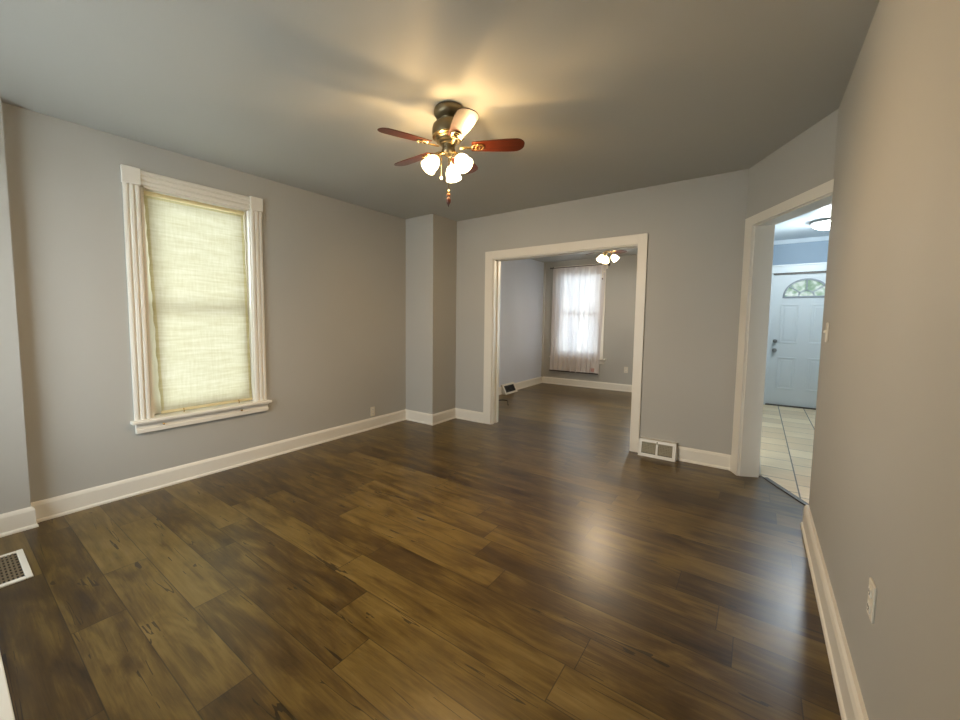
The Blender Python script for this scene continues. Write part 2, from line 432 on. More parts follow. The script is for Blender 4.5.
baseboard('baseboard_back', [(-.572, YB), (PA.x, PA.y), dg(.034, 0)], 'short white baseboard between floor register and hall doorway')
thick = [(0, 0), (.036, 0), (.036, .010), (.032, .018), (.026, .022), (.026, .122), (.02, .138), (.012, .148), (0, .148)]
baseboard('baseboard_right', [(PB.x, 3.672), (XR, YN+.002)], 'white baseboard along the right wall', thick)
baseboard('baseboard_far', [(XL2, YB2+.002), (XL2, Y2), (-.092, Y2), (-.092, YB2+.002)], 'white baseboard around the far room')
baseboard('baseboard_hall', [(.062, 4.61), (.062, YH), (.105, YH)], 'white baseboard in the hall')

# ------------------------------------------------------------------ wide cased opening
t1 = empty('trim_1', (0, 0, 0)); struct(t1, 'white casing of the wide opening to the far room', 'door frame')
for nm, x0, x1 in (('casing', -2.867, OX0-.012), ('casing', OX1+.008, -.927)):
    link(nm, box(B(), x0, x1, YB-.022, YB, 0, 2.295, .003), 'trim', t1)
link('casing', box(B(), OX0-.012, OX1+.008, YB-.022, YB, OZ+.012, 2.295, .003), 'trim', t1)
for x0, x1 in ((OX0-.02, OX0), (OX1, OX1+.02)):
    s = 1 if x0 < -2 else -1
    bm = B(); box(bm, x0, x1, YB, YB+.055, 0, OZ, .002); box(bm, x0, x1, YB+.10, YB2, 0, OZ, .002)
    box(bm, x0-.0 if s > 0 else x1-.006, x0+.006 if s > 0 else x1, YB+.055, YB+.10, 0, OZ)
    link('jamb', bm, 'trim', t1)
bm = B(); box(bm, OX0-.02, OX1+.02, YB, YB+.055, OZ, OZ+.02, .002); box(bm, OX0-.02, OX1+.02, YB+.10, YB2, OZ, OZ+.02, .002)
link('head_jamb', bm, 'trim', t1)
link('track', box(B(), OX0, OX1, YB+.055, YB+.10, OZ+.012, OZ+.02), 'steel', t1)
for x0, x1 in ((-2.867, OX0-.012), (OX1+.008, -.927)):
    link('casing', box(B(), x0, x1, YB2, YB2+.022, 0, 2.295, .003), 'trim', t1)
link('casing', box(B(), OX0-.012, OX1+.008, YB2, YB2+.022, OZ+.012, 2.295, .003), 'trim', t1)

# ------------------------------------------------------------------ hall doorway in the angled wall
t2 = empty('trim_2', (0, 0, 0)); struct(t2, 'white casing of the doorway to the hall', 'door frame')
def dbox(u0, u1, o0, o1, z0, z1): return prism(B(), [dg(u0, o0), dg(u1, o0), dg(u1, o1), dg(u0, o1)], z0, z1)
link('casing', dbox(.036, DU0-.008, -.022, 0, 0, 2.312), 'trim', t2)
link('casing', prism(B(), [dg(DU0-.008, -.022), dg(LD+.042, -.022), dg(LD-.001, 0), dg(DU0-.008, 0)], DZ+.008, 2.312), 'trim', t2)
link('jamb', dbox(DU0-.02, DU0, 0, .15, 0, DZ), 'trim', t2)
link('jamb', dbox(DU1-.0, DU1+.02, .02, .168, 0, DZ), 'trim', t2)
link('head_jamb', dbox(DU0-.02, DU1+.02, 0.002, .15, DZ, DZ+.02), 'trim', t2)
thr = prism(B(), [dg(DU0, .184), dg(LD+.10, .184), dg(LD+.10, .222), dg(DU0, .222)], 0, .007)
struct(link('trim_3', thr, 'strip'), 'dark metal threshold strip between wood and tile', 'threshold')

struct(link('trim_4', box(B(), -3.3, -1.1, -.30, .113, .0, .02, .004), 'trim'), 'white painted board at the near edge of the floor, lower left corner', 'floor trim')

# ------------------------------------------------------------------ left window
w1 = empty('window_1', (XL, 1.52, .57)); struct(w1, 'white double-hung window in the left wall', 'window')
def wlink(nm, bm, mat, par=w1, loc=(XL, 1.52, .57), smooth=False):
    bmesh.ops.translate(bm, vec=-Vector(loc), verts=bm.verts)
    return link(nm, bm, mat, par, smooth)
flute = [(0, 0), (0, .020), (.012, .024), (.024, .024), (.029, .013), (.037, .013), (.043, .024), (.062, .026), (.068, .013), (.076, .013), (.082, .024), (.098, .024), (.108, .018), (.108, 0)]
def flutes(bm, a0, along0, along1, vertical):
    t = bmesh.new(); A, C = [], []
    for w, d in flute:
        if vertical:
            A.append(t.verts.new((XL+d, a0+w, along0))); C.append(t.verts.new((XL+d, a0+w, along1)))
        else:
            A.append(t.verts.new((XL+d, along0, a0+w))); C.append(t.verts.new((XL+d, along1, a0+w)))
    n = len(A); t.faces.new(A); t.faces.new(C[::-1])
    for i in range(n): t.faces.new((A[i], A[(i+1) % n], C[(i+1) % n], C[i]))
    merge(bm, t); return bm
wlink('casing', flutes(B(), .972, .594, 2.425, True), 'trim')
wlink('casing', flutes(B(), 1.952, .594, 2.425, True), 'trim')
wlink('head_casing', flutes(B(), 2.436, 1.085, 1.947, False), 'trim')
for y0 in (.966, 1.946): wlink('corner_block', box(B(), XL, XL+.034, y0, y0+.12, 2.425, 2.552, .004), 'trim')
bm = B(); box(bm, XL-.10, XL+.062, .945, 2.095, .568, .594, .006)
wlink('stool', bm, 'trim')
bm = B(); box(bm, XL, XL+.022, .975, 2.07, .488, .568, .003); box(bm, XL+.022, XL+.034, .975, 2.07, .488, .522, .004); box(bm, XL+.022, XL+.040, .975, 2.07, .552, .568, .004)
wlink('apron', bm, 'trim')
for yy in (1.16, 1.80):
    wlink('hook', lathe(B(), [(.004, 0), (.004, .012), (.009, .014), (.009, .02), (.003, .024)], 12, Matrix.Translation((XL+.022, yy, .537)) @ Matrix.Rotation(R(90), 4, 'Y')), 'brass', smooth=True)
bm = B(); box(bm, XL-.2, XL, WY0-.0, WY0+.02, WZ0, WZ1); box(bm, XL-.2, XL, WY1-.02, WY1, WZ0, WZ1); box(bm, XL-.2, XL, WY0, WY1, WZ1-.02, WZ1)
for y0, y1 in ((WY0+.02, WY0+.034), (WY1-.034, WY1-.02)): box(bm, XL-.075, XL-.055, y0, y1, WZ0, WZ1-.02)
box(bm, XL-.2, XL-.10, WY0, WY1, WZ0-.0, WZ0+.03)
wlink('jamb', bm, 'trim')
def sash(x0, x1, z0, z1, lo, hi):
    bm = B(); y0, y1 = WY0+.022, WY1-.022
    box(bm, x0, x1, y0, y0+.085, z0, z1, .003); box(bm, x0, x1, y1-.06, y1, z0, z1, .003)
    box(bm, x0, x1, y0+.085, y1-.06, z0, z0+lo, .003); box(bm, x0, x1, y0+.085, y1-.06, z1-hi, z1, .003)
    s = wlink('sash', bm, 'trim')
    p = wlink('pane', box(B(), (x0+x1)/2-.002, (x0+x1)/2+.002, y0+.085, y1-.06, z0+lo, z1-hi), 'glass', s)
    p.parent = s
sash(XL-.12, XL-.082, WZ0+.03, 1.525, .075, .04)
sash(XL-.165, XL-.127, 1.485, WZ1-.022, .04, .05)

# ------------------------------------------------------------------ shade on the left window
XS = XL-.028
sh = empty('window_shade', (XS, 1.54, .612))
thing(sh, 'cream woven roller shade pulled down over the left window, glowing with daylight', 'window shade')
def slink(nm, bm, mat, smooth=False):
    bmesh.ops.translate(bm, vec=-Vector((XS, 1.54, .612)), verts=bm.verts); return link(nm, bm, mat, sh, smooth)
t = bmesh.new(); NY, NZ = 24, 60; fr, bk = [], []
for j in range(NZ+1):
    f = j/NZ; z = .622+f*(2.372-.622)
    L = 1.166+(1.116-1.166)*f + .004*math.sin(f*37)*(1-f) + .003*math.sin(f*81+1)
    Rr = 1.936+(1.902-1.936)*f + .003*math.sin(f*29+2)
    ra, rb = [], []
    for i in range(NY+1):
        y = L+(Rr-L)*i/NY
        d = .0035*math.sin(f*21+i*.3)*math.sin(math.pi*min(f*2, 1))
        ra.append(t.verts.new((XS+d, y, z))); rb.append(t.verts.new((XS+d-.0012, y, z)))
    fr.append(ra); bk.append(rb)
for j in range(NZ):
    for i in range(NY):
        t.faces.new((fr[j][i], fr[j][i+1], fr[j+1][i+1], fr[j+1][i]))
slab = t
for v in bk: 
    for q in v: slab.verts.remove(q)
slink('fabric', slab, 'shade', True)
slink('hem_bar', box(B(), XS-.006, XS+.008, 1.164, 1.938, .608, .632, .004), 'hem')
slink('roller', lathe(B(), [(.018, 0), (.018, .79)], 20, Matrix.Translation((XS-.02, 1.122, 2.395)) @ Matrix.Rotation(R(-90), 4, 'X')), 'hem', True)
for yy in (1.33, 1.80):
    slink('pull', tube(B(), [(XS+.008, yy, .628), (XS+.02, yy, .622), (XS+.022, yy, .608), (XS+.014, yy, .600)], .005, 8), 'brass', True)

# ------------------------------------------------------------------ far window, curtain
w2 = empty('window_2', (-2.96, Y2, .6)); struct(w2, 'tall window in the far room behind the curtain', 'window')
def w2link(nm, bm, mat, par=w2):
    bmesh.ops.translate(bm, vec=-Vector((-2.96, Y2, .6)), verts=bm.verts); return link(nm, bm, mat, par)
for x0 in (FX0-.11, FX1): w2link('casing', box(B(), x0, x0+(.11 if x0 < FX0 else .075), Y2-.022, Y2, .62, FZ1+.02, .004), 'trim')
w2link('head_casing', box(B(), FX0-.11, FX1+.11, Y2-.022, Y2, FZ1+.02, FZ1+.13, .004), 'trim')
w2link('stool', box(B(), FX0-.14, FX1+.14, Y2-.065, Y2+.05, .595, .622, .005), 'trim')
w2link('apron', box(B(), FX0-.10, FX1+.10, Y2-.022, Y2, .51, .595, .004), 'trim')
bm = B(); box(bm, FX0, FX0+.02, Y2, Y2+.2, FZ0, FZ1); box(bm, FX1-.02, FX1, Y2, Y2+.2, FZ0, FZ1); box(bm, FX0, FX1, Y2, Y2+.2, FZ1-.02, FZ1); box(bm, FX0, FX1, Y2+.05, Y2+.2, FZ0-.04, FZ0+.02)
w2link('jamb', bm, 'trim')
for y0, z0, z1 in ((Y2+.05, FZ0+.02, 1.56), (Y2+.095, 1.52, FZ1-.02)):
    bm = B(); box(bm, FX0+.02, FX0+.065, y0, y0+.038, z0, z1, .003); box(bm, FX1-.065, FX1-.02, y0, y0+.038, z0, z1, .003)
    box(bm, FX0+.065, FX1-.065, y0, y0+.038, z0, z0+.05, .003); box(bm, FX0+.065, FX1-.065, y0, y0+.038, z1-.045, z1, .003)
    s = w2link('sash', bm, 'trim')
    w2link('pane', box(B(), FX0+.065, FX1-.065, y0+.017, y0+.021, z0+.05, z1-.045), 'glass', s)

cr = empty('curtain_rod', (-3.02, Y2-.07, 2.505))
thing(cr, 'thin dark curtain rod across the top of the far window', 'curtain rod')
def rl(nm, bm, mat, smooth=True):
    bmesh.ops.translate(bm, vec=-Vector((-3.02, Y2-.07, 2.505)), verts=bm.verts); return link(nm, bm, mat, cr, smooth)
rl('rod', tube(B(), [(-3.57, Y2-.07, 2.523), (-2.38, Y2-.07, 2.523)], .008, 12), 'rod')
for x in (-3.555, -2.395):
    bm = B(); box(bm, x-.012, x+.012, Y2-.006, Y2-.0, 2.49, 2.555, .002); tube(bm, [(x, Y2-.006, 2.523), (x, Y2-.07, 2.523)], .006, 8)
    rl('bracket', bm, 'rod')
for x in (-3.58, -2.37): rl('finial', sphere(B(), (x, Y2-.07, 2.523), .018), 'rod')

cu = empty('curtain', (-3.03, Y2-.085, .30)); thing(cu, 'sheer white curtain panel hanging over the far window', 'curtain')
t = bmesh.new(); NX, NZ = 150, 40; g = []
for j in range(NZ+1):
    f = j/NZ; row = []
    z0 = .318
    for i in range(NX+1):
        s = i/NX
        x = -3.545+.020*f + s*(1.045+.055*f)
        zb = z0 - .018*s
        z = zb+(2.512-zb)*f
        amp = .010+.016*(1-f)
        y = Y2-.088 + amp*(math.sin(s*2*math.pi*8.5+.6*math.sin(3*f)) + .5*math.sin(s*2*math.pi*19+1.3+f)) * (.35+.65*math.sin(math.pi*min(max((s-.05)/.9, 0), 1)))
        row.append(t.verts.new((x+.03, y-.0+.078, z-.30)))
    g.append(row)
for j in range(NZ):
    for i in range(NX): t.faces.new((g[j][i], g[j][i+1], g[j+1][i+1], g[j+1][i]))
for v in t.verts: v.co.x += 3.0; v.co.y -= (Y2-.088) - 0 ; 
for v in t.verts: v.co.y += -.0
# sheet is now local to the curtain's empty
for v in t.verts: v.co.y -= .075
link('panel', t, 'sheer', cu, True)
hem = B(); box(hem, -.512, .528, -.024, -.018, .0, .022); link('bottom_shadow_strip', hem, 'rod', cu)  # dark strip stands in for the shadow along the curtain's lower edge
tg = B(); box(tg, .385, .455, -.046, -.044, .055, .125); link('tag', tg, 'tag', cu)

# windows outside the frame that bring in daylight
def plain_window(name, mt, w, h, label, deep):
    """local: X across, Z up from the sill, Y into the room"""
    root = empty(name); root.matrix_world = mt; struct(root, label, 'window')
    bm = B()
    for x0, x1 in ((-w/2-.1, -w/2), (w/2, w/2+.1)): box(bm, x0, x1, 0, .02, 0, h+.1)
    box(bm, -w/2, w/2, 0, .02, h, h+.1); box(bm, -w/2-.14, w/2+.14, -.12, deep, -.028, 0, .004)
    link('casing', bm, 'trim', root)
    bm = B()
    for x0, x1 in ((-w/2, -w/2+.05), (w/2-.05, w/2)): box(bm, x0, x1, -.13, -.09, 0, h)
    for z in (0, h/2-.025, h-.05): box(bm, -w/2+.05, w/2-.05, -.13, -.09, z, z+.05)
    s_ = link('sash', bm, 'trim', root)
    link('pane', box(B(), -w/2+.05, w/2-.05, -.112, -.108, .05, h-.05), 'glass', s_)
plain_window('window_3', Matrix.Translation((-2.50, YN, .62)), 1.9, 1.8, 'window in the near wall behind the viewer', .06)
plain_window('added_window_4', Matrix.Translation((1.42, 5.85, .9)) @ Matrix.Rotation(R(90), 4, 'Z'), 1.1, 1.35, 'added side window of the hall, unseen, put in to light the tile', .06)  # added out of view for more light on the hall tile
plain_window('added_window_5', Matrix.Translation((-1.02, Y2, FZ0)) @ Matrix.Rotation(R(180), 4, 'Z'), 1.4, 1.76, 'added window of the far room, unseen, put in to brighten its left wall', .06)  # added out of view for more daylight on the far left wall

# ------------------------------------------------------------------ front door
d1 = empty('door_1', (FDX0, YH+.03, 0)); struct(d1, 'white panelled front door with a half-round fan window', 'door')
def dl(nm, bm, mat, par=d1, smooth=False):
    bmesh.ops.translate(bm, vec=-Vector((FDX0, YH+.03, 0)), verts=bm.verts); return link(nm, bm, mat, par, smooth)
YD0, YD1 = YH+.03, YH+.075
GC = Vector((.587, 1.80)); GR = .275; YM = (YD0+YD1)/2
# slab with a half-round hole: built as strips around the fan window
bm = B()
box(bm, FDX0, FDX1, YD0, YD1, FDZ0, GC.y)
n = 32; arc = [(GC.x-GR*math.cos(math.pi*i/n), GC.y+GR*math.sin(math.pi*i/n)) for i in range(n+1)]
poly = [(FDX0, GC.y)]+arc+[(FDX1, GC.y), (FDX1, FDZ1), (FDX0, FDZ1)]
mt = Matrix(((1, 0, 0, 0), (0, 0, 1, 0), (0, 1, 0, 0), (0, 0, 0, 1)))
# two halves keep the polygon simple
mid = n//2
polyL = [(FDX0, GC.y)]+arc[:mid+1]+[(GC.x, FDZ1), (FDX0, FDZ1)]
polyR = arc[mid:]+[(FDX1, GC.y), (FDX1, FDZ1), (GC.x, FDZ1)]
prism(bm, polyL, YD0, YD1, mt); prism(bm, polyR, YD0, YD1, mt)
dl('slab', bm, 'door')
def panel(x0, x1, z0, z1):
    bm = B(); w = .022
    for a0, a1, c0, c1 in ((x0, x1, z0, z0+w), (x0, x1, z1-w, z1), (x0, x0+w, z0+w, z1-w), (x1-w, x1, z0+w, z1-w)):
        box(bm, a0, a1, YD0-.010, YD0+.002, c0, c1, .004)
    box(bm, x0+.05, x1-.05, YD0-.007, YD0+.002, z0+.05, z1-.05, .005)
    dl('panel', bm, 'door')
for x0, x1 in ((.285, .515), (.655, .885)):
    panel(x0, x1, 1.045, 1.68); panel(x0, x1, .285, .815)
# fan window: frame, muntins, panes
bm = B()
def ring(bm, r0, r1, y0, y1, a0=0, a1=math.pi, n=32):
    po = [(GC.x+r1*math.cos(a0+(a1-a0)*i/n), GC.y+r1*math.sin(a0+(a1-a0)*i/n)) for i in range(n+1)]
    pi_ = [(GC.x+r0*math.cos(a0+(a1-a0)*i/n), GC.y+r0*math.sin(a0+(a1-a0)*i/n)) for i in range(n+1)]
    for i in range(n): prism(bm, [po[i], po[i+1], pi_[i+1], pi_[i]], y0, y1, mt)
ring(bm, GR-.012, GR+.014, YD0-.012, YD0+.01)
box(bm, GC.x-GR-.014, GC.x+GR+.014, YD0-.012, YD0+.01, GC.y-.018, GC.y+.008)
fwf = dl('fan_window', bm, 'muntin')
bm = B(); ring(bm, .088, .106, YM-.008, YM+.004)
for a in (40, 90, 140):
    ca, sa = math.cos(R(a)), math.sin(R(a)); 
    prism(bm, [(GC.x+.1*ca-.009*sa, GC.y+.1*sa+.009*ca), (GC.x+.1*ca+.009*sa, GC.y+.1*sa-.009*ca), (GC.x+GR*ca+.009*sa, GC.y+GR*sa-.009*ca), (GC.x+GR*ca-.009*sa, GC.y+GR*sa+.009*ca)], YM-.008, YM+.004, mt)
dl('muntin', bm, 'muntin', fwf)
dl('pane', prism(B(), arc, YM+.004, YM+.008, mt), 'fanglass', fwf)
for nm, z, r in (('deadbolt', 1.075, .024), ('knob', .925, .03)):
    bm = lathe(B(), [(.03, 0), (.03, .008), (.012, .012), (.012, .03), (r, .036), (r*1.03, .05), (r*.7, .062), (.004, .065)], 24, Matrix.Translation((.240, YD0, z)) @ Matrix.Rotation(R(90), 4, 'X'))
    dl(nm, bm, 'steel', smooth=True)
t5 = empty('trim_5', (FDX0, YH, 0)); struct(t5, 'white casing around the front door', 'door frame')
def tl5(nm, bm, mat): bmesh.ops.translate(bm, vec=-Vector((FDX0, YH, 0)), verts=bm.verts); return link(nm, bm, mat, t5)
tl5('casing', box(B(), FDX0-.072, FDX0-.012, YH-.02, YH, 0, FDZ1+.02, .003), 'door')
tl5('casing', box(B(), FDX1+.012, FDX1+.10, YH-.02, YH, 0, FDZ1+.02, .003), 'door')
tl5('head_casing', box(B(), FDX0-.072, FDX1+.10, YH-.02, YH, FDZ1+.025, FDZ1+.13, .003), 'door')
tl5('head_cap', box(B(), FDX0-.085, FDX1+.115, YH-.034, YH, FDZ1+.13, FDZ1+.155, .004), 'door')
tl5('stop', box(B(), FDX0-.03, FDX1+.03, YH, YH+.15, FDZ1+.001, FDZ1+.034), 'strip')
tl5('jamb', box(box(B(), FDX0-.03, FDX0-.0005, YH, YH+.16, 0, FDZ1), FDX1+.0005, FDX1+.03, YH, YH+.16, 0, FDZ1), 'door')
tl5('threshold', box(B(), FDX0-.012, FDX1+.012, YH-.01, YH+.16, 0, .02), 'strip')
cb = prism(B(), [(0, 0), (0, -.06), (.012, -.05), (.03, -.03), (.045, -.012), (.055, 0)], .062, 1.42,
           Matrix(((0, 0, 1, 0), (-1, 0, 0, YH), (0, 1, 0, ZCH), (0, 0, 0, 1))))
struct(link('trim_6', cb, 'hallceil'), 'crown moulding at the end of the hall', 'trim')

# ------------------------------------------------------------------ hall ceiling lamp
HL = Vector((.665, 7.35, ZCH))
hl = empty('ceiling_lamp', HL); thing(hl, 'lit white dome ceiling lamp in the hall, half hidden by the right wall', 'ceiling lamp')
link('rim', lathe(B(), [(.10, 0), (.19, 0), (.195, -.012), (.19, -.03), (.17, -.034), (.10, -.02)], 40), 'steel', hl, True)
link('dome', lathe(B(), [(.172, -.032), (.168, -.05), (.145, -.078), (.105, -.10), (.055, -.113), (.004, -.117)], 40, cap=False), 'halllamp', hl, True)
def point(name, loc, watt, col, rad, par=None):
    l = bpy.data.lights.new(name, 'POINT'); l.energy = watt; l.color = col; l.shadow_soft_size = rad
    o = bpy.data.objects.new(name, l); COL.objects.link(o); o.location = loc
    if par: o.parent = par
point('bulb_light', (0, 0, -.062), HALL_WATT, HALL_COL, .07, hl)

# ------------------------------------------------------------------ ceiling fans
def blade_mesh():
    t = bmesh.new(); n = 14; r0, r1 = .150, .487
    top = []
    def hw(s): return .046+.017*min(1, s/.75)
    pts = []
    for i in range(n+1):
        s = i/n; x = r0+(r1-r0-.06)*s; pts.append((x, hw(s)))
    for i in range(1, 9):
        a = i/8*math.pi/2; pts.append((r1-.06+.06*math.sin(a), .063*(.12+.88*math.cos(a))))
    out = pts+[(x, -y) for x, y in reversed(pts)]
    prism(t, out, -.003, .003)
    bmesh.ops.bevel(t, geom=[e for e in t.edges if abs(e.verts[0].co.z-e.verts[1].co.z) < 1e-5 and len(e.link_faces) == 2 and abs(e.calc_face_angle(0)) > 1], offset=.0012, segments=1, affect='EDGES')
    return t
def iron_mesh():
    t = bmesh.new()
    prism(t, [(.075, -.011), (.15, -.008), (.15, .008), (.075, .011)], -.013, -.007)
    for x in (.178, .203):
        torus(t, .026, .0045, Matrix.Translation((x, 0, -.0075)), 28, 8)
    for x, y in ((.160, 0), (.228, 0), (.19, .026), (.19, -.026)):
        sphere(t, (x, y, -.008), .006, 1, 1, .6, 10)
    return t
me_blade = me_iron = None
LAMPS = (-114, -6, 112)
def make_fan(loc, dz, label, watt, col, blade0, chains):
    """loc is the ceiling point; dz lifts everything under the canopy."""
    global me_blade, me_iron
    root = empty('ceiling_fan', loc); thing(root, label, 'ceiling fan', )
    k = max(.3, 1-dz/.10); drop = .018 if dz else 0
    link('canopy', lathe(B(), [(.082, 0), (.092, -.004), (.096, -.02*k), (.094, -.040*k), (.083, -.058*k), (.060, -.070*k), (.050, -.10*k)], 40), 'bronze', root, True)
    h = lambda z: z+dz
    link('motor_housing', lathe(B(), [(.05, h(-.085)), (.085, h(-.092)), (.102, h(-.108)), (.107, h(-.13)), (.107, h(-.165)), (.098, h(-.185)), (.080, h(-.198)), (.078, h(-.21)), (.05, h(-.214))], 48), 'bronze', root, True)
    link('housing_band', lathe(B(), [(.098, h(-.172)), (.1045, h(-.174)), (.1045, h(-.183)), (.094, h(-.19))], 48), 'brass', root, True)
    link('switch_housing', lathe(B(), [(.058, h(-.212)), (.058, h(-.225)), (.042, h(-.232)), (.040, h(-.258)), (.044, h(-.262)), (.044, h(-.278)), (.034, h(-.29)), (.014, h(-.305)), (.004, h(-.31))], 36), 'bronze', root, True)
    for i in range(5):
        a = R(blade0+72*i)
        mt = Matrix.Translation((0, 0, h(-.243))) @ Matrix.Rotation(a, 4, 'Z') @ Matrix.Rotation(R(-12), 4, 'X')
        if me_blade is None:
            bo = link('blade', blade_mesh(), 'blade', root); me_blade = bo.data
            io = link('blade_iron', iron_mesh(), 'brass', bo, True); me_iron = io.data
        else:
            bo = bpy.data.objects.new('blade', me_blade); COL.objects.link(bo); bo.parent = root
            io = bpy.data.objects.new('blade_iron', me_iron); COL.objects.link(io); io.parent = bo
        bo.matrix_local = mt
    for a in LAMPS:
        a = R(a); rad = Vector((math.cos(a), math.sin(a), 0))
        d = (rad*math.sin(R(42))+Vector((0, 0, -math.cos(R(42))))).normalized()
        c = rad*.116+Vector((0, 0, h(-.362)-drop))
        nk = c-d*.048
        arm = link('light_arm', tube(B(), [rad*.02+Vector((0, 0, h(-.282))), rad*.05+Vector((0, 0, h(-.288))), rad*.070+Vector((0, 0, h(-.302))), nk, nk+d*.012], [.008, .008, .009, .014, .024], 14), 'brass', root, True)
        q = d.to_track_quat('Z', 'Y').to_matrix().to_4x4()
        prof = [(r*.9, z) for r, z in [(.020, 0), (.030, .008), (.043, .024), (.052, .045), (.054, .065), (.053, .080), (.060, .096), (.057, .096), (.050, .080), (.051, .065), (.049, .045), (.040, .025), (.027, .010), (.018, .003)]]
        link('lamp_shade', lathe(B(), prof, 32, Matrix.Translation(nk) @ q, cap=False), 'lamp', arm, True)
        point('bulb_light', nk+d*.055, watt, col, .022, root)
    for (x, y, z1, kind) in chains:
        bm = B(); z0 = h(-.27); zz = z0
        tube(bm, [(x, y, z0), (x, y, z1)], .0022, 6)
        m_ = int((z0-z1)/.012)
        for i in range(m_): sphere(bm, (x, y, z0-i*.012), .0026, seg=6)
        ch = link('pull_chain', bm, 'brass', root)
        if kind == 'long':
            bm = B(); sphere(bm, (x, y, z1-.004), .009, seg=12); link('bead', bm, 'brass', ch, True)
            bm = B(); sphere(bm, (x, y, z1-.026), .014, 1, 1, .8, 14); link('bead', bm, 'copper', ch, True)
            link('fob', lathe(B(), [(.004, -.036), (.012, -.044), (.016, -.062), (.013, -.078), (.005, -.092), (.002, -.102)], 16, Matrix.Translation((x, y, z1))), 'fob', ch, True)
        else:
            link('fob', lathe(B(), [(.003, 0), (.009, -.006), (.011, -.016), (.006, -.026)], 14, Matrix.Translation((x, y, z1))), 'plate' if kind == 'short' else 'fob', ch, True)
    return root
make_fan((-1.635, 2.163, ZC), 0, 'bronze ceiling fan with reddish wood blades and three lit shades in the main room', FAN_WATT, FAN_COL, -38.9,
         [(-.035, -.028, -.425, 'short'), (.012, -.012, -.525, 'long')])
make_fan((-1.90, 6.62, ZC2), .080, 'ceiling fan with lit glass shades seen through the wide opening in the far room', FAR_WATT, FAR_COL, 0,
         [(-.012, -.035, -.50, 'short'), (-.045, -.02, -.60, 'drop')])

# ------------------------------------------------------------------ floor and baseboard registers
gr = empty('floor_register', (-3.22, .10, 0)); thing(gr, 'white square-holed floor register set flat into the floor at the lower left', 'floor register')
X0, X1, Y0_, Y1_ = -3.418+3.22, -3.010+3.22, -.03-.10, .282-.10
bm = B(); zt = .010; wx0, wx1, wy = .024, .030, .029
box(bm, X0, X1, Y1_-wy, Y1_, 0, zt, .003); box(bm, X0, X1, Y0_, Y0_+wy, 0, zt, .003)
box(bm, X0, X0+wx0, Y0_+wy, Y1_-wy, 0, zt, .003); box(bm, X1-wx1, X1, Y0_+wy, Y1_-wy, 0, zt, .003)
link('frame', bm, 'white', gr)
link('duct', box(B(), X0+.01, X1-.01, Y0_+.01, Y1_-.01, 0, .002), 'dark', gr)
bm = B(); gx0, gx1, gy0, gy1 = X0+wx0, X1-wx1, Y0_+wy, Y1_-wy
nx, ny = 9, 15
for i in range(1, nx): x = gx0+(gx1-gx0)*i/nx; box(bm, x-.0065, x+.0065, gy0, gy1, .003, .007)
for j in range(1, ny): y = gy0+(gy1-gy0)*j/ny; box(bm, gx0, gx1, y-.0042, y+.0042, .003, .007)
link('grille', bm, 'tangrille', gr)

rg = empty('baseboard_register', (-.745, YB, 0)); thing(rg, 'white two-panel baseboard register on the back wall between the two doorways', 'register')
hx = .172; hz = .172; yb0, yt0 = -.098, -.060
def sl(z): return yb0+(yt0-yb0)*z/hz
def slab_face(bm, x0, x1, z0, z1, d0, d1):
    t = bmesh.new()
    v = [t.verts.new((x, sl(z)+d, z)) for d in (d0, d1) for x, z in ((x0, z0), (x1, z0), (x1, z1), (x0, z1))]
    for f in ((0, 1, 2, 3), (7, 6, 5, 4), (0, 4, 5, 1), (1, 5, 6, 2), (2, 6, 7, 3), (3, 7, 4, 0)): t.faces.new([v[i] for i in f])
    merge(bm, t)
bm = B()
slab_face(bm, -hx, hx, 0, .03, 0, .01); slab_face(bm, -hx, hx, hz-.028, hz, 0, .01)
slab_face(bm, -hx, -hx+.028, .03, hz-.028, 0, .01); slab_face(bm, hx-.034, hx, .03, hz-.028, 0, .01); slab_face(bm, -.012, .008, .03, hz-.028, 0, .01)
for x0, x1 in ((-hx, -hx+.006), (hx-.006, hx)):
    prism(bm, [(yb0, 0), (-.001, 0), (-.001, hz), (yt0, hz)], x0, x1, Matrix(((0, 0, 1, 0), (1, 0, 0, 0), (0, 1, 0, 0), (0, 0, 0, 1))))
box(bm, -hx, hx, yt0, -.001, hz-.006, hz)
link('housing', bm, 'white', rg)
bm = B(); slab_face(bm, -hx+.02, hx-.02, .02, hz-.02, .028, .034); link('duct', bm, 'dark', rg)
for x0, x1 in ((-hx+.028, -.012), (.008, hx-.034)):
    bm = B()
    for i in range(7):
        z = .04+i*(hz-.028-.04)/6.6
        box(bm, x0, x1, -.001, .018, -.002, .002, 0, Matrix.Translation((0, sl(z)+.006, z)) @ Matrix.Rotation(R(28), 4, 'X'))
    for i in range(1, 9): x = x0+(x1-x0)*i/9; slab_face(bm, x-.0015, x+.0015, .03, hz-.028, .004, .007)
    link('louvre', bm, 'grille', rg)
link('lever', box(B(), -.008, .004, sl(.15)-.018, sl(.15)+.004, .138, .160, .002), 'grille', rg)

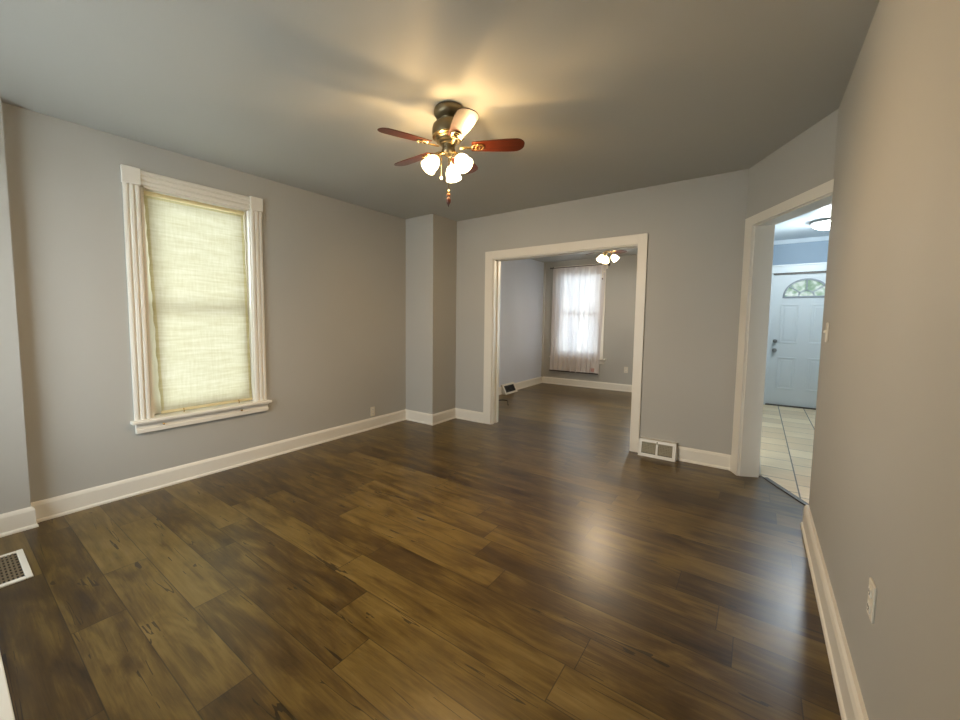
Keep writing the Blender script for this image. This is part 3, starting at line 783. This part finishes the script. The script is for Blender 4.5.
rf = empty('baseboard_register', (XL2, 6.90, 0)); thing(rf, 'small white tilted register with a dark grille at the left wall of the far room', 'register')
RB, RT = .115, .03; RZ = .175; RY0, RY1 = -.235, .245
def sx(z): return RB+(RT-RB)*z/RZ
def rf_face(bm, y0, y1, z0, z1, d0, d1):
    t = bmesh.new()
    v = [t.verts.new((sx(z)-d, y, z)) for d in (d0, d1) for y, z in ((y0, z0), (y1, z0), (y1, z1), (y0, z1))]
    for f in ((0, 1, 2, 3), (7, 6, 5, 4), (0, 4, 5, 1), (1, 5, 6, 2), (2, 6, 7, 3), (3, 7, 4, 0)): t.faces.new([v[i] for i in f])
    merge(bm, t)
bm = B(); rf_face(bm, RY0, RY1, 0, .028, 0, .008); rf_face(bm, RY0, RY1, RZ-.025, RZ, 0, .008); rf_face(bm, RY0, RY0+.05, .028, RZ-.025, 0, .008); rf_face(bm, RY1-.05, RY1, .028, RZ-.025, 0, .008)
mz = Matrix(((1, 0, 0, 0), (0, 0, 1, 0), (0, 1, 0, 0), (0, 0, 0, 1)))
for y0, y1 in ((RY0, RY0+.005), (RY1-.005, RY1)): prism(bm, [(.001, 0), (RB, 0), (RT, RZ), (.001, RZ)], y0, y1, mz)
box(bm, .001, RT, RY0, RY1, RZ-.004, RZ)
link('housing', bm, 'white', rf)
bm = B(); rf_face(bm, RY0+.04, RY1-.04, .02, RZ-.02, .012, .016); link('duct', bm, 'dark', rf)
bm = B()
for i in range(6): z = .036+i*.021; rf_face(bm, RY0+.05, RY1-.05, z, z+.004, .003, .008)
link('louvre', bm, 'black', rf)

# ------------------------------------------------------------------ outlets, switch, cord
def outlet(mt, label, kind):
    nm = 'wall_outlet' if kind == 'outlet' else 'light_switch'
    root = empty(nm); root.matrix_world = mt
    thing(root, label, 'outlet' if kind == 'outlet' else 'light switch')
    # local: X across, Z up, -Y out of the wall
    link('plate', box(B(), -.036, .036, -.007, 0, -.06, .06, .003), 'plate', root)
    if kind == 'outlet':
        for z in (-.026, .026):
            rc = link('receptacle', box(B(), -.017, .017, -.010, -.006, z-.015, z+.015, .004), 'white', root)
            bm = B()
            for x in (-.007, .007): box(bm, x-.0014, x+.0014, -.0106, -.0099, z-.003, z+.008)
            box(bm, -.0025, .0025, -.0106, -.0099, z-.011, z-.006)
            link('slot', bm, 'black', rc)
    else:
        link('toggle', box(B(), -.006, .006, -.020, -.006, -.006, .012, .002, Matrix.Rotation(R(-12), 4, 'X')), 'plate', root)
        link('bezel', box(B(), -.009, .009, -.0085, -.006, -.018, .018, .001), 'plate', root)
    return root
left_m = Matrix.Translation((XL, 3.485, .222)) @ Matrix.Rotation(R(90), 4, 'Z')
outlet(left_m, 'ivory outlet just above the baseboard on the left wall by the chimney breast', 'outlet')
outlet(Matrix.Translation((XR, 1.845, .502)) @ Matrix.Rotation(R(-90), 4, 'Z'), 'ivory outlet low on the near right wall', 'outlet')
outlet(Matrix.Translation((-2.0, Y2, .43)), 'pale outlet on the end wall of the far room', 'outlet')
outlet(Matrix.Translation((XR, 3.405, 1.335)) @ Matrix.Rotation(R(-90), 4, 'Z'), 'ivory light switch on the right wall beside the hall doorway', 'switch')
pts = []
ctrl = [(-3.66, 5.80), (-3.52, 6.02), (-3.44, 6.16), (-3.34, 6.16), (-3.27, 6.04), (-3.20, 5.92), (-3.15, 5.84)]
for i in range(len(ctrl)-1):
    p0, p1, p2, p3 = [Vector(ctrl[min(max(j, 0), len(ctrl)-1)]) for j in (i-1, i, i+1, i+2)]
    for q in range(6):
        f = q/6
        pts.append(.5*((2*p1)+(p2-p0)*f+(2*p0-5*p1+4*p2-p3)*f*f+(3*p1-p0-3*p2+p3)*f**3))
pts = [(p.x, p.y, .0065) for p in pts]
cd = link('cable', tube(B(), pts, .006, 8), 'black', None, True)
thing(cd, 'thin black cable lying on the floor of the far room by the opening', 'cable')

# ------------------------------------------------------------------ outdoors
struct(link('ground', box(B(), -40, 40, -40, 40, -.9, -.7), 'ground'), 'unseen pale ground outside, lightened to bounce daylight indoors', 'ground')
tr = empty('garden_tree', (.3, 14.5, -.7)); thing(tr, 'leafy green tree outside, glimpsed through the fan window of the front door', 'tree')
link('trunk', tube(B(), [(0, 0, 0), (.05, 0, 1.2), (0, .05, 2.4)], [.16, .13, .09], 10), 'bark', tr, True)
t = bmesh.new()
for i in range(420):
    a, e, rr = random.uniform(0, 6.283), random.uniform(-1, 1), random.uniform(.5, 1.35)
    s = math.sqrt(1-e*e); c = Vector((rr*s*math.cos(a)*1.2, rr*s*math.sin(a), 3.0+rr*e*1.2))
    u_ = Vector((random.gauss(0, 1), random.gauss(0, 1), random.gauss(0, 1))).normalized(); v_ = u_.orthogonal().normalized(); L = random.uniform(.08, .16)
    t.faces.new([t.verts.new(c+u_*L), t.verts.new(c+v_*L*.5), t.verts.new(c-u_*L), t.verts.new(c-v_*L*.5)])
link('foliage', t, 'foliage', tr)
